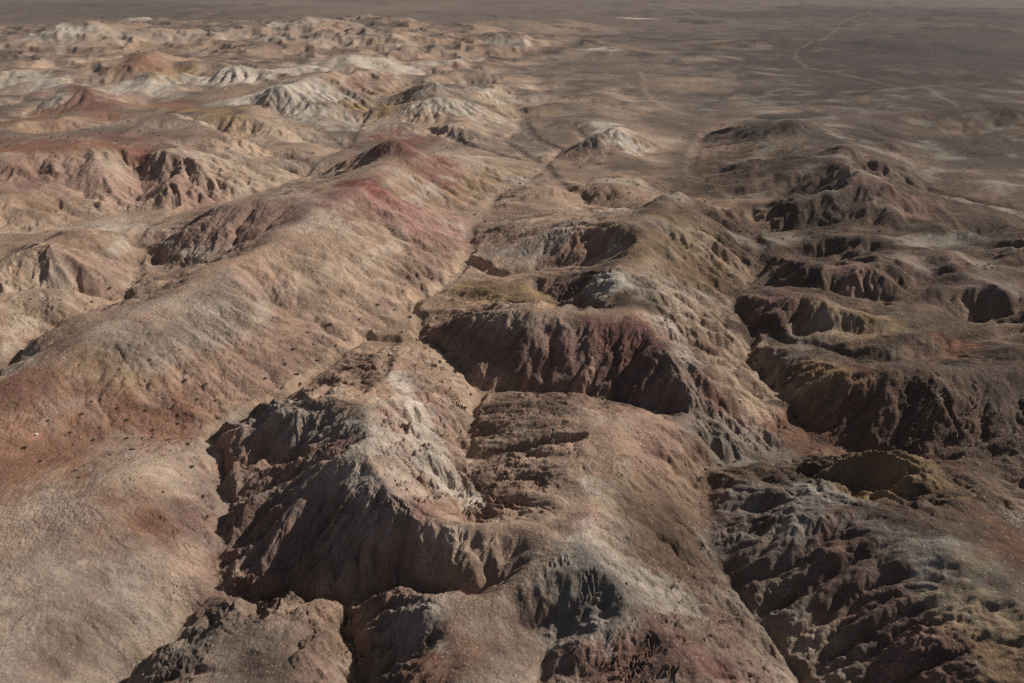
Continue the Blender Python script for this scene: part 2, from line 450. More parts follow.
base = base + rough(14.0, 502) * 1.7 * zone('790,205 880,215 1000,240 1000,290 880,280 800,250', 20)
base = base + rough(20.0, 509) * 1.3 * zone('20,120 150,125 270,130 250,160 60,180', 30)
base = base + rough(16.0, 503) * 1.2 * zone('0,200 100,235 60,300 0,320', 16)
base = base + rough(13.0, 504) * 0.7 * zone('440,120 500,180 600,195 640,215', 16)
base = base.astype(f32)
g_lr, g_th = np.gradient(base, DT)
g_r = g_lr / rr; g_t = g_th / rr
gx = blur((g_r * sn + g_t * cs).astype(f32), 2, 2); gy = blur((g_r * cs - g_t * sn).astype(f32), 2, 2)

# ---------------------------------------------------------------- running water: stream incision at three scales
def incise(h, dt, lr_lo, kt, its, seed, creep, soft_):
    """drainage area from the eight neighbours, then implicit stream-power cutting, then soil creep"""
    g = np.random.default_rng(seed)
    nr, nt = h.shape
    cell = (np.exp(lr_lo + dt * np.arange(nr)) * dt)
    cell2 = np.repeat(cell[:, None], nt, 1).ravel()
    idx_ = np.arange(nr * nt).reshape(nr, nt)
    for _ in range(its):
        p = np.pad(h, 1, mode='edge')
        best = np.full(h.shape, -1e-9); rec = idx_.copy(); dl = np.ones(h.shape)
        for di in (-1, 0, 1):
            for dj in (-1, 0, 1):
                if not (di or dj): continue
                L_ = math.hypot(di, dj)
                drop = (h - p[1 + di:1 + di + nr, 1 + dj:1 + dj + nt]) / L_ * (0.45 + 1.1 * g.random(h.shape, dtype=f32))
                b_ = drop > best
                best = np.where(b_, drop, best)
                rec = np.where(b_, np.clip(idx_ + di * nt + dj, 0, nr * nt - 1), rec); dl = np.where(b_, L_, dl)
        rec = np.where(best > 1e-7, rec, idx_)
        hf = h.ravel()
        order = np.argsort(hf, kind='stable')
        rl_ = rec.ravel(); A = (cell2 ** 2).tolist(); R_ = rl_.tolist(); up = order[::-1].tolist()
        for i in up:
            q = R_[i]
            if q != i: A[q] += A[i]
        F = (kt / its) * np.sqrt(np.minimum(np.array(A), 4000.0)) / (cell2 * dl.ravel())
        F *= soft_.ravel()
        F[rl_ == idx_.ravel()] = 0
        Fl = F.tolist(); hl = hf.astype(np.float64).tolist()
        up.reverse()
        for i in up:
            f_ = Fl[i]
            if f_ > 0: hl[i] = (hl[i] + f_ * hl[R_[i]]) / (1 + f_)
        h = np.array(hl, f32).reshape(nr, nt)
        p = np.pad(h, 1, mode='edge')
        h = h + creep * (0.25 * (p[:-2, 1:-1] + p[2:, 1:-1] + p[1:-1, :-2] + p[1:-1, 2:]) - h)
    return h

E_DT = 0.0025
E_T = 0.84; E_L0, E_L1 = math.log(24.0), math.log(620.0)
def e_grid(dt):
    l = np.arange(E_L0, E_L1, dt); t_ = np.arange(-E_T, E_T, dt)
    q, w = np.meshgrid(np.exp(l), t_, indexing='ij')
    return q * np.sin(w), q * np.cos(w)
ex, ey = e_grid(0.01)
e0 = sample(base, ex, ey).astype(f32)
def rough_amp(x, y):
    return np.clip(0.12 + 1.7 * np.hypot(sample(gx, x, y), sample(gy, x, y)), 0, 1) * sample(np.sqrt(rf), x, y)
eh = e0 + (fbm(ex, ey, 8.0, 3, 201, .6) * 1.9 * rough_amp(ex, ey)).astype(f32)
eh = incise(eh, 0.01, E_L0, 0.34, 8, 1, 0.08, np.clip(sample(rf, ex, ey) * 1.2, 0.22, 1.2))
for dt, kt, its, wl_n, an, crp in ((0.005, 0.26, 6, 2.4, 0.60, 0.12), (E_DT, 0.10, 4, 0.9, 0.20, 0.14)):
    dlt = eh - e0
    ex, ey = e_grid(dt)
    e0 = sample(base, ex, ey).astype(f32)
    eh = e0 + resize(dlt, e0.shape)
    eh = eh + (fbm(ex, ey, wl_n, 3, 210, .6) * an * rough_amp(ex, ey)).astype(f32)
    eh = incise(eh, dt, E_L0, kt, its, 3, crp, np.clip(sample(rf, ex, ey) * 1.2, 0.22, 1.2))
ed = eh - e0
def e_sample(x, y):
    r_ = np.hypot(x, y); a_ = np.arctan2(x, y)
    i = np.clip((np.log(r_) - E_L0) / E_DT, 0, ed.shape[0] - 1.001); j = np.clip((a_ + E_T) / E_DT, 0, ed.shape[1] - 1.001)
    i0 = i.astype(int); j0 = j.astype(int); u = i - i0; v = j - j0
    w = np.clip((620 - r_) / 200, 0, 1) * np.clip((r_ - 24) / 6, 0, 1) * np.clip((E_T - np.abs(a_)) / 0.1, 0, 1)
    return w * ((ed[i0, j0] * (1 - u) + ed[i0 + 1, j0] * u) * (1 - v) + (ed[i0, j0 + 1] * (1 - u) + ed[i0 + 1, j0 + 1] * u) * v)

# ---------------------------------------------------------------- terrain sheet, finer towards the viewer
rows = [14.0]
while rows[-1] < 40000:
    r = rows[-1]
    k = 0.006 if r < 30 else 0.0024 if r < 120 else 0.0030 if r < 420 else 0.007 if r < 2500 else 0.06
    rows.append(r * (1 + k))
rows = np.array(rows)
tc = list(np.arange(-0.66, 0.6601, 0.00142))
s = 0.0014; t = tc[-1]; ext = []
while t < 1.12:
    s = min(s * 1.06, 0.03); t += s; ext.append(t)
cols = np.array([-e for e in ext[::-1]] + tc + ext)
RR, TT = np.meshgrid(rows, cols, indexing='ij')
X = (RR * np.sin(TT)).ravel(); Y = (RR * np.cos(TT)).ravel()
nR, nC = len(rows), len(cols)
dist = RR.ravel()

H = (sample(base, X, Y) + e_sample(X, Y)).astype(f32)
GX = sample(gx, X, Y).astype(f32); GY = sample(gy, X, Y).astype(f32)
slope = np.hypot(GX, GY)
near = np.clip(1.3 - dist / 700.0, 0, 1).astype(f32)
# large soft relief
H += (fbm(X, Y, 26.0, 4, 3) * (0.25 + 0.9 * np.clip(slope * 2, 0, 1)) * 0.8).astype(f32)
far = np.clip((dist - 260) / 500, 0, 1)
H += (fbm(X, Y, 90.0, 4, 41) * 1.6 * far).astype(f32)
H += (np.clip(fbm(X, Y, 75.0, 3, 43) - 0.22, 0, 1) * 9.0 * np.clip((dist - 480) / 300, 0, 1)).astype(f32)
# rills cut down the slopes
wx = X + fbm(X, Y, 9.0, 3, 11) * 2.0; wy = Y + fbm(X, Y, 9.0, 3, 12) * 2.0
# irregular steps of harder and softer beds turn the water
dxs = GX + 0.10 * vnoise(X / 8, Y / 8, 21); dys = GY + 0.10 * vnoise(X / 8, Y / 8, 22)
ax_, ay_ = dxs.astype(f32), dys.astype(f32)
mask = np.clip((slope - 0.08) * 2.4, 0, 1) ** 1.0
patchy = (np.clip(0.75 + 0.8 * fbm(X, Y, 16.0, 2, 33), 0.15, 1.4) * sample(rf, X, Y)).astype(f32)
rill_sum = np.zeros_like(H)
amp, wl_ = 1.3, 5.6
for o in range(5):
    mag = np.hypot(ax_, ay_) + 1e-4
    px_, py_ = -ay_ / mag, ax_ / mag
    n, nx, ny = rills(wx / wl_ + 31 * o, wy / wl_ - 17 * o, px_, py_, 50 + o)
    fade = np.clip(1.5 - dist / (wl_ * 170.0), 0, 1) if o else 1.0
    d = amp * mask * patchy * fade
    n2 = np.sqrt(np.clip(1 + n, 0, 2) * 0.5 + 0.001) * 2 - 1.3      # V-cut gullies, rounded spurs
    rill_sum += (n2 * d).astype(f32)
    ax_ = ax_ + nx * amp / wl_ * 5.0 * mask; ay_ = ay_ + ny * amp / wl_ * 5.0 * mask
    amp *= 0.50; wl_ *= 0.5
H += rill_sum
# thin forked runnels on every slope, lit flanks too
runnel = np.clip((slope - 0.06) * 4.5, 0, 1) * np.clip(0.45 + 0.9 * fbm(X, Y, 13.0, 3, 35), 0.03, 1.0) * np.clip(sample(rf, X, Y) * 1.4, .55, 1)
mag = np.hypot(ax_, ay_) + 1e-4
for o, (wl_, dp, reach) in enumerate(((4.6, .42, 420), (2.5, .26, 260), (1.35, .15, 150))):
    kx = np.nonzero(dist < reach * 1.4)[0]
    gxx = GX[kx] * 2.2 + 0.6 * ax_[kx]; gyy = GY[kx] * 2.2 + 0.6 * ay_[kx]
    gm_ = np.hypot(gxx, gyy) + 1e-4
    n, nx, ny = rills(wx[kx] / wl_ + 5 * o, wy[kx] / wl_ + 3 * o, -gyy / gm_, gxx / gm_, 150 + o)
    cutv = np.clip((-n - .18) / .55, 0, 1)
    H[kx] -= (cutv * dp * runnel[kx] * np.clip(1.4 - dist[kx] / reach, 0, 1)).astype(f32)
    ax_[kx] += (nx * .5).astype(f32); ay_[kx] += (ny * .5).astype(f32)
# crust and clods
H += (fbm(X, Y, 1.9, 3, 61, 0.6) * 0.09 * np.clip(1.6 - dist / 260, 0, 1) * (0.5 + np.clip(slope * 1.5, 0, 1))).astype(f32)
crumbly = 0.35 + 1.5 * np.clip(fbm(X, Y, 10.0, 3, 75) * 2.2 + .25, 0, 1)
H += (crumbly * np.abs(fbm(X, Y, 1.05, 3, 71, 0.65)) * 0.17 * np.clip(1.5 - dist / 130, 0, 1) * (0.5 + np.clip(slope * 1.5, 0, 1))).astype(f32)
# narrow cut channels along the wash lines
cwx = X + 0.9 * vnoise(X / 4.2, Y / 4.2, 611) + .35 * vnoise(X / 1.3, Y / 1.3, 613); cwy = Y + 0.9 * vnoise(X / 4.2, Y / 4.2, 612) + .35 * vnoise(X / 1.3, Y / 1.3, 614)
cut = np.zeros_like(H)
breaks = np.clip(vnoise(X / 9, Y / 9, 615) * 1.6, -1.6, .6)
for g_ in WASH:
    if g_[0][:2] in ((75, 515), (-100, 470), (250, 275), (148, 152)): continue
    P = [(*at(x, y, h), h) for x, y, h in g_]
    for (ax, ay, ah), (bx, by, bh) in zip(P[:-1], P[1:]):
        r_m = min(math.hypot(ax, ay), math.hypot(bx, by))
        if r_m > 330: continue
        w = min(0.5 + .0075 * r_m, 2.0)
        rlo, rhi = np.searchsorted(rows, [r_m - 2 * w - 2, max(math.hypot(ax, ay), math.hypot(bx, by)) + 2 * w + 2])
        sl_ = slice(rlo * nC, rhi * nC)
        k = np.nonzero((X[sl_] > min(ax, bx) - 2 * w - 2) & (X[sl_] < max(ax, bx) + 2 * w + 2))[0] + rlo * nC
        t = np.clip(((cwx[k] - ax) * (bx - ax) + (cwy[k] - ay) * (by - ay)) / ((bx - ax) ** 2 + (by - ay) ** 2 + 1e-9), 0, 1)
        d = np.hypot(cwx[k] - ax - t * (bx - ax), cwy[k] - ay - t * (by - ay))
        big_ = 0.25 if (r_m < 85 and ax > 10) else 1.0 if max(ah, bh) < 2.0 else 0.55
        prof = np.clip(1.25 - d / w, 0, 1)
        cut[k] = np.maximum(cut[k], prof * prof * (3 - 2 * prof) * (min(0.3 + .0085 * r_m, 1.0) if r_m < 150 else .5) * big_ * (1.0 + .5 * breaks[k]))
H -= cut
H = np.where(dist > 2500, H * np.clip(1 - (dist - 2500) / 2500, 0, 1), H).astype(f32)
HG = H.reshape(nR, nC)

def mesh_height(x, y):
    i = np.clip(np.interp(np.hypot(x, y), rows, np.arange(nR)), 0, nR - 1.001)
    j = np.clip(np.interp(np.arctan2(x, y), cols, np.arange(nC)), 0, nC - 1.001)
    i0 = np.asarray(i).astype(int); j0 = np.asarray(j).astype(int); u = i - i0; v = j - j0
    return (HG[i0, j0] * (1 - u) + HG[i0 + 1, j0] * u) * (1 - v) + (HG[i0, j0 + 1] * (1 - u) + HG[i0 + 1, j0 + 1] * u) * v

def hit(px, py):
    d = ray(px, py)
    t = np.geomspace(25.0, 4000.0, 3000)
    z = CAM_H + d[2] * t
    k = np.argmax(z < mesh_height(d[0] * t, d[1] * t))
    return d[0] * t[k], d[1] * t[k]

# ---------------------------------------------------------------- soil colours (beds of clay, in place; cloud shade painted in at right)
TAN = (0.360, 0.254, 0.192)
C_ = {'tan': TAN, 'red': (0.205, 0.092, 0.078), 'brick': (0.260, 0.140, 0.098), 'pink': (0.360, 0.235, 0.195),
      'white': (0.560, 0.500, 0.420), 'grey': (0.270, 0.235, 0.200), 'ash': (0.355, 0.318, 0.275), 'ochre': (0.330, 0.230, 0.135),
      'plain': (0.140, 0.110, 0.093), 'dark': (0.105, 0.082, 0.068), 'purple': (0.200, 0.125, 0.110), 'sand': (0.460, 0.350, 0.265)}
COL = np.empty((len(X), 3), f32); COL[:] = C_['tan']
warpx = fbm(X, Y, 14.0, 4, 81); warpy = fbm(X, Y, 14.0, 4, 82)
streak = fbm(X, Y, 4.5, 5, 83, .68)

def mix(c, w):
    w = np.clip(w, 0, 1).astype(f32)[:, None]
    COL[:] = COL * (1 - w) + np.array(C_[c] if isinstance(c, str) else c, f32) * w

big = fbm(X, Y, 60.0, 4, 91)
mix('sand', 0.7 * np.clip(big * 2, 0, 1))
mix('grey', 0.55 * np.clip(fbm(X, Y, 34.0, 4, 92) * 2.2, 0, 1))
mix('ochre', 0.25 * np.clip(fbm(X, Y, 40.0, 4, 93) * 2.4, 0, 1))
# strata: thin beds of red, pale and grey clay, gently dipping
strat = H - 0.035 * X + 0.02 * Y + 0.9 * warpx
band = vnoise(strat / 1.1, np.zeros_like(strat) + 3.3, 95)
bandw = np.clip(slope * 2.2 - .15, 0, 1)
mix('red', .45 * bandw * np.clip(band * 3 - 1.2, 0, 1))
mix('white', .5 * bandw * np.clip(-band * 3 - 1.2, 0, 1))
mix('purple', .5 * bandw * np.clip(vnoise(strat / 2.3, np.zeros_like(strat) + 8.3, 96) * 3 - 1, 0, 1))
# open gravel plain
plain_w = np.clip((dist - 170) / 120, 0, 1) * np.clip(1.15 - slope * 7, 0, 1)
mix('plain', plain_w * 0.95)
mix('dark', plain_w * 0.5 * np.clip(fbm(X * .6, Y * 0.3, 120.0, 3, 94) * 2.2, 0, 1))
mix('tan', plain_w * 0.22 * np.clip(fbm(X * .6, Y * 0.3, 150.0, 4, 95) * 2.4 - 0.15, 0, 1))

C_['umber_and_shade'] = (0.100, 0.072, 0.056); C_['basalt_and_shade'] = (0.062, 0.050, 0.044)  # dark clay and gravel; on the right these also carry painted cloud shade

def paint(c, strength, width, s, thin=False):
    """a bed, fan or painted shade of one colour along the places the photograph shows it"""
    P = [hit(*[float(v) for v in p.split(',')]) for p in s.split()]
    if len(P) == 1: P = P * 2
    wm = width
    D = np.full(len(X), 1e9)
    x_lo = min(p[0] for p in P) - 3 * wm; x_hi = max(p[0] for p in P) + 3 * wm
    y_lo = min(p[1] for p in P) - 3 * wm; y_hi = max(p[1] for p in P) + 3 * wm
    k = np.nonzero((X > x_lo) & (X < x_hi) & (Y > y_lo) & (Y < y_hi))[0]
    xx = X[k] + warpx[k] * wm * 0.9; yy = Y[k] + warpy[k] * wm * 0.9
    dd = np.full(len(k), 1e9)
    for (ax, ay), (bx, by) in zip(P[:-1], P[1:]):
        L2 = (bx - ax) ** 2 + (by - ay) ** 2 + 1e-9
        t = np.clip(((xx - ax) * (bx - ax) + (yy - ay) * (by - ay)) / L2, 0, 1)
        dd = np.minimum(dd, np.hypot(xx - ax - t * (bx - ax), yy - ay - t * (by - ay)))
    nz = streak[k] if wm < 12 else fbm(X[k], Y[k], wm * .9, 4, 83, .5) * .7
    w = np.clip((1.25 - dd / wm + (.4 if wm < 3 and strength < .7 and thin else 1.3) * nz) * 1.5 - .25, 0, 1) * strength
    w = w.astype(f32)[:, None]
    COL[k] = COL[k] * (1 - w) + np.array(C_[c], f32) * w

for w_ in (0, 1, 2, 7, 8):                  # sandy wash beds
    paint('sand', .45, 1.1, ' '.join('%g,%g' % (a, b) for a, b, c in WASH[w_] if 0 <= a <= 1024 and 20 < b < 683))
# ---- left and foreground
paint('brick', .75, 11, '0,425 60,440 120,445 160,425')
paint('red', .6, 1.6, '10,392 35,398')
paint('brick', .8, 4, '95,505 130,515 150,530')
paint('brick', .4, 8, '10,480 60,470')
paint('grey', .45, 10, '10,560 60,600 40,650 110,650')
paint('umber_and_shade', .35, 9, '0,640 60,670 150,670')
paint('umber_and_shade', .45, 7, '260,650 320,640 300,680')
paint('umber_and_shade', .35, 8, '420,640 520,660 400,670')
paint('sand', .6, 5, '150,480 190,500')
paint('grey', .6, 5, '120,345 200,320 240,290')
paint('ochre', .4, 4, '90,370 130,380')
paint('pink', .5, 5, '270,290 300,310 330,330')
paint('sand', .5, 8, '300,270 360,280 340,320')
paint('grey', .8, 3.5, '240,420 300,408 340,420')
paint('pink', .8, 4, '400,370 420,410 410,450')
paint('white', .75, 2.2, '395,375 425,430 440,480 460,497')
paint('ash', .7, 3, '360,430 350,470 380,500')
paint('red', .75, 3, '325,450 310,480 330,500')
paint('purple', .7, 6, '240,500 260,560 290,540')
paint('red', .55, 3, '420,500 400,510 390,490')
paint('sand', .6, 3, '470,550 490,545 440,545')
paint('brick', .6, 3, '460,630 480,650 450,665')
paint('red', .5, 3, '640,640 670,650 620,655')
paint('pink', .9, 2.2, '580,515 600,545')
paint('white', .75, 2.5, '590,530 620,570 650,590 690,610')
paint('ash', .7, 3, '580,570 600,590 590,610')
paint('white', .8, 1.5, '595,485 615,495')
paint('ochre', .4, 4, '640,500 690,560')
paint('ash', .6, 3, '410,610 440,600 400,625')
paint('dark', .4, 6, '260,640 300,660')
# ---- right: dark umber clays, darkened further with painted cloud shade
paint('umber_and_shade', .95, 34, '820,320 900,300 1000,300 1000,380 880,390')
paint('umber_and_shade', .95, 34, '810,230 900,240 1000,240')
paint('umber_and_shade', .85, 28, '750,170 820,190 900,200')
paint('umber_and_shade', .65, 14, '760,520 780,560 850,600 950,610 990,660')
paint('ash', .9, 3, '800,492 840,500 815,497')
paint('purple', .35, 6, '760,520 800,560 850,580')
paint('ash', .5, 3, '740,500 790,505')
paint('ash', .45, 3, '730,540 800,530')
paint('ash', .4, 4, '880,540 940,570 990,600')
paint('purple', .8, 3, '910,640 940,655')
paint('ash', .7, 3.5, '920,560 950,580')
paint('ochre', .5, 4, '960,600 1010,640')
paint('ochre', .6, 5, '860,460 900,470')
paint('brick', .5, 3, '990,520 1015,540')
paint('brick', .6, 8, '820,410 870,420 920,420')
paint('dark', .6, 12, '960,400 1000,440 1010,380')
paint('ochre', .7, 3.5, '815,375 830,390')
paint('brick', .7, 4, '920,350 960,345')
paint('ochre', .6, 5, '810,315 850,320 890,325')
paint('purple', .6, 6, '760,295 790,310')
paint('pink', .7, 4, '835,275 850,280')
paint('purple', .5, 6, '890,260 960,270 1000,280')
paint('ash', .6, 5, '900,240 960,235')
# ---- middle
paint('ash', .9, 4, '598,280 612,282 622,292')
paint('white', .6, 2.4, '606,277 618,286')
paint('ash', .5, 2.5, '650,320 665,345 680,375')
paint('white', .55, 1.6, '660,320 690,360')
paint('red', .55, 4, '690,385 710,400 680,395')
paint('purple', .8, 5, '540,350 600,350 620,370')
paint('red', .5, 4, '600,335 640,345')
paint('grey', .7, 6, '690,410 730,435')
paint('sand', .7, 6, '720,330 700,300 740,380')
paint('ochre', .8, 5, '470,290 510,285 540,300')
paint('sand', .6, 5, '390,350 440,370 460,400')
paint('brick', .6, 3, '580,235 600,240')
paint('ochre', .35, 7, '660,250 700,270 690,230')
paint('ash', .6, 5, '500,250 540,240')
paint('white', .4, 5, '600,180 640,180 655,190')
paint('ochre', .5, 7, '490,185 460,190 510,170')
# ---- upper left
paint('red', .72, 11, '380,138 400,140 420,152')
paint('red', .5, 5, '400,165 420,170')
paint('red', 1, 10, '350,185 375,188 395,195')
paint('pink', .7, 10, '350,205 410,210 440,220')
paint('pink', .5, 9, '220,205 260,205')
paint('purple', .5, 9, '240,225 290,215')
paint('red', .6, 11, '70,85 85,92 100,98')
paint('brick', .7, 16, '0,125 50,115 90,110')
paint('red', .5, 18, '0,140 60,142 130,146 160,165')
paint('brick', .9, 16, '0,148 50,150 110,150')
paint('brick', .8, 9, '155,108 175,105 190,110')
paint('purple', .6, 10, '150,170 165,190 200,170')
paint('brick', .4, 10, '10,210 40,215')
paint('red', .6, 5, '150,155 140,150')
paint('white', .8, 14, '250,100 290,90 330,95')
paint('sand', .8, 10, '250,140 290,135 230,125')
paint('ochre', .8, 9, '210,110 240,115')
paint('white', .75, 12, '150,82 200,80 250,72 265,75')
paint('white', .8, 10, '0,80 30,75 50,85')
paint('ash', .7, 12, '125,85 140,80')
paint('ochre', .8, 9, '165,75 180,73')
paint('ochre', .8, 8, '360,105 380,108')
paint('white', .6, 10, '340,65 380,65')
paint('white', .8, 9, '430,100 460,105 480,115')
paint('ash', .8, 9, '435,88 455,92')
paint('sand', .8, 9, '430,125 470,125')
paint('white', .6, 6, '395,72 480,60')
paint('white', .6, 6, '100,225 110,230')
paint('sand', .6, 8, '50,255 90,265 60,290')
paint('pink', .5, 5, '80,255 110,265')
paint('white', .75, 14, '60,95 110,92 150,88')
paint('white', .7, 16, '280,70 320,66 390,62')
paint('sand', .7, 18, '100,160 200,160 260,160')
paint('pink', .6, 14, '30,180 120,185 200,185')
paint('sand', .5, 14, '20,230 80,225 120,215')
paint('white', .5, 8, '300,110 330,120 350,128')
paint('white', .55, 9, '470,90 500,100')
paint('sand', .5, 8, '440,150 480,165 520,160')
# ---- far
paint('white', .28, 26, '60,40 200,34 330,34 400,46')
for mx, my in ((690, 75), (745, 70), (700, 52), (985, 68), (880, 67), (560, 22), (760, 40), (940, 84), (600, 72), (820, 104), (868, 92)):
    paint('basalt_and_shade', .7, 7, '%d,%d %d,%d' % (mx - 9, my + 1, mx + 6, my + 1))
paint('white', .8, 12, '500,42 520,42')
paint('white', .8, 10, '590,49 605,48')
paint('white', 1, 14, '625,18 645,19')
paint('white', .7, 12, '45,32 85,30')
paint('white', .6, 12, '140,20 165,18')
paint('white', .6, 12, '270,25 310,25')
paint('brick', .8, 12, '140,57 150,62')
paint('dark', .9, 12, '380,24 400,25')
paint('basalt_and_shade', .8, 22, '740,128 770,122 800,122 840,130')
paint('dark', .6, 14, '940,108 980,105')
paint('dark', .6, 10, '600,97 620,100')
paint('dark', .7, 8, '560,122 585,128')
paint('dark', .6, 10, '600,155 630,160')
paint('purple', .6, 7, '855,150 870,165')
paint('pink', .5, 5, '850,170 880,192 930,216')
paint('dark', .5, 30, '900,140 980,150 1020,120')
paint('white', .85, 7, '604,126 608,132 614,140 628,147')
# pale wheel tracks and dry runnels across the plain
paint('basalt_and_shade', .85, 260, '800,12 900,12 1000,20 1020,50')  # upper-right gravel, darkened further with cloud shade put into the colour
paint('basalt_and_shade', .75, 120, '850,45 1000,60 1020,80 900,70')
paint('basalt_and_shade', .7, 70, '840,95 930,105 1020,115')
paint('basalt_and_shade', .6, 40, '960,150 1020,170 900,175')
paint('basalt_and_shade', .5, 200, '0,8 150,12 60,4')
paint('sand', .28, 1.8, '640,72 645,85 648,95 658,103 672,110 690,115', True)
paint('basalt_and_shade', .6, 2.6, '790,38 775,48 745,62 738,75 745,88 720,100 700,112', True)
paint('basalt_and_shade', .55, 2.6, '745,88 770,95 800,108 830,120')
paint('sand', .18, 1.9, '900,4 868,12 846,20 832,34 812,42 797,50 795,58 808,68 830,72 870,80 930,90 1000,105', True)
paint('sand', .4, 1.6, '846,20 900,25 960,24 1020,30', True)
paint('basalt_and_shade', .6, 2.4, '870,30 920,42 960,52 1020,62', True)
# sediment streaks washed down the slopes
gm = np.hypot(GX, GY) + 1e-4
for wl_c, sd, am in ((3.4, 301, .5), (1.5, 302, .45)):
    kx = np.nonzero((dist < 420) & (slope > .05))[0]
    st = rills(wx[kx] / wl_c, wy[kx] / wl_c, -GY[kx] / gm[kx], GX[kx] / gm[kx], sd)[0]
    st = np.clip(st * 1.2 + 0.8 * vnoise(X[kx] / 7, Y[kx] / 7, sd + 5), -1, 1) * np.clip(slope[kx] * 3, 0, 1)
    COL[kx] *= (1 + am * 0.26 * st)[:, None].astype(f32)
# value break-up along the beds
crust = np.clip(fbm(X, Y, 11.0, 5, 111, .6) * 2.6 - .35, 0, 1) * np.clip(1.6 - dist / 400, 0, 1)
mix('white', .34 * crust)
mix('dark', .30 * np.clip(1.5 - dist / 300, 0, 1) * np.clip(fbm(X, Y, 9.0, 5, 112, .6) * 2.6 - .45, 0, 1))
fd = np.clip(1.35 - dist / 420, .12, 1)
f1 = (1 + fd * 0.34 * fbm(X, Y, 6.0, 5, 101, .6) + fd * 0.16 * fbm(X, Y, 0.9, 3, 102)).astype(f32)
COL *= f1[:, None]
lum = COL.mean(1, keepdims=True)
COL[:] = lum + (COL - lum) * 1.18
np.clip(COL, 0.02, 0.8, out=COL)

# ---------------------------------------------------------------- ground material
def node_mat(name):
    m = bpy.data.materials.new(name); m.use_nodes = True
    return m, m.node_tree.nodes, m.node_tree.links

soil, N, L = node_mat("badlands_soil")
bsdf = N["Principled BSDF"]
bsdf.inputs["Roughness"].default_value = 0.95
bsdf.inputs["Specular IOR Level"].default_value = 0.12
attr = N.new("ShaderNodeAttribute"); attr.attribute_name = "soil"
geo = N.new("ShaderNodeNewGeometry")
def noise(scale, detail, rough=0.6, dist_=0.0):
    n = N.new("ShaderNodeTexNoise"); n.inputs["Scale"].default_value = scale
    n.inputs["Detail"].default_value = detail; n.inputs["Roughness"].default_value = rough
    n.inputs["Distortion"].default_value = dist_
    L.new(geo.outputs["Position"], n.inputs["Vector"]); return n
def ramp(src, lo, hi, a, b):
    mr = N.new("ShaderNodeMapRange"); mr.inputs["From Min"].default_value = lo; mr.inputs["From Max"].default_value = hi
    mr.inputs["To Min"].default_value = a; mr.inputs["To Max"].default_value = b
    L.new(src, mr.inputs["Value"]); return mr.outputs[0]
def math_n(op, a, b):
    mn = N.new("ShaderNodeMath"); mn.operation = op
    for k, v in ((0, a), (1, b)):
        if isinstance(v, (int, float)): mn.inputs[k].default_value = v
        else: L.new(v, mn.inputs[k])
    return mn.outputs[0]
grain = noise(5.0, 6, 0.72)
patch = noise(0.45, 6, 0.65, 0.6)
v1 = ramp(grain.outputs[0], 0.30, 0.70, 0.74, 1.26)
v2 = ramp(patch.outputs[0], 0.30, 0.70, 0.82, 1.18)
vv = math_n('MULTIPLY', v1, v2)
# pale and dark pebbles
vor = N.new("ShaderNodeTexVoronoi"); vor.inputs["Scale"].default_value = 3.6
L.new(geo.outputs["Position"], vor.inputs["Vector"])
peb = ramp(vor.outputs["Distance"], 0.22, 0.36, 1.0, 0.0)
sep = N.new("ShaderNodeSeparateColor"); L.new(vor.outputs["Color"], sep.inputs[0])
pale = math_n('MULTIPLY', peb, ramp(sep.outputs[0], 0.86, 0.90, 0.0, 1.0))
darkp = math_n('MULTIPLY', peb, ramp(sep.outputs[1], 0.80, 0.85, 0.0, 1.0))
mulc = N.new("ShaderNodeVectorMath"); mulc.operation = 'SCALE'
L.new(attr.outputs["Color"], mulc.inputs[0]); L.new(vv, mulc.inputs["Scale"])
m1 = N.new("ShaderNodeMix"); m1.data_type = 'RGBA'
L.new(math_n('MULTIPLY', pale, 0.6), m1.inputs["Factor"]); L.new(mulc.outputs[0], m1.inputs["A"])
m1.inputs["B"].default_value = (0.55, 0.48, 0.40, 1)
m2 = N.new("ShaderNodeMix"); m2.data_type = 'RGBA'
L.new(math_n('MULTIPLY', darkp, 0.4), m2.inputs["Factor"]); L.new(m1.outputs["Result"], m2.inputs["A"])
m2.inputs["B"].default_value = (0.06, 0.048, 0.040, 1)
L.new(m2.outputs["Result"], bsdf.inputs["Base Color"])
clod = noise(1.5, 8, 0.70)
bump = N.new("ShaderNodeBump"); bump.inputs["Strength"].default_value = 1.0; bump.inputs["Distance"].default_value = 0.42
pop = N.new("ShaderNodeTexVoronoi"); pop.inputs["Scale"].default_value = 3.4; pop.inputs["Detail"].default_value = 0.0
L.new(geo.outputs["Position"], pop.inputs["Vector"])
crumb = math_n('MULTIPLY', ramp(pop.outputs["Distance"], 0.0, 0.8, 0.22, 0.0), ramp(noise(0.13, 4, 0.6).outputs[0], 0.44, 0.60, 0.08, 1.0))
L.new(math_n('ADD', clod.outputs[0], crumb), bump.inputs["Height"])
L.new(bump.outputs[0], bsdf.inputs["Normal"])

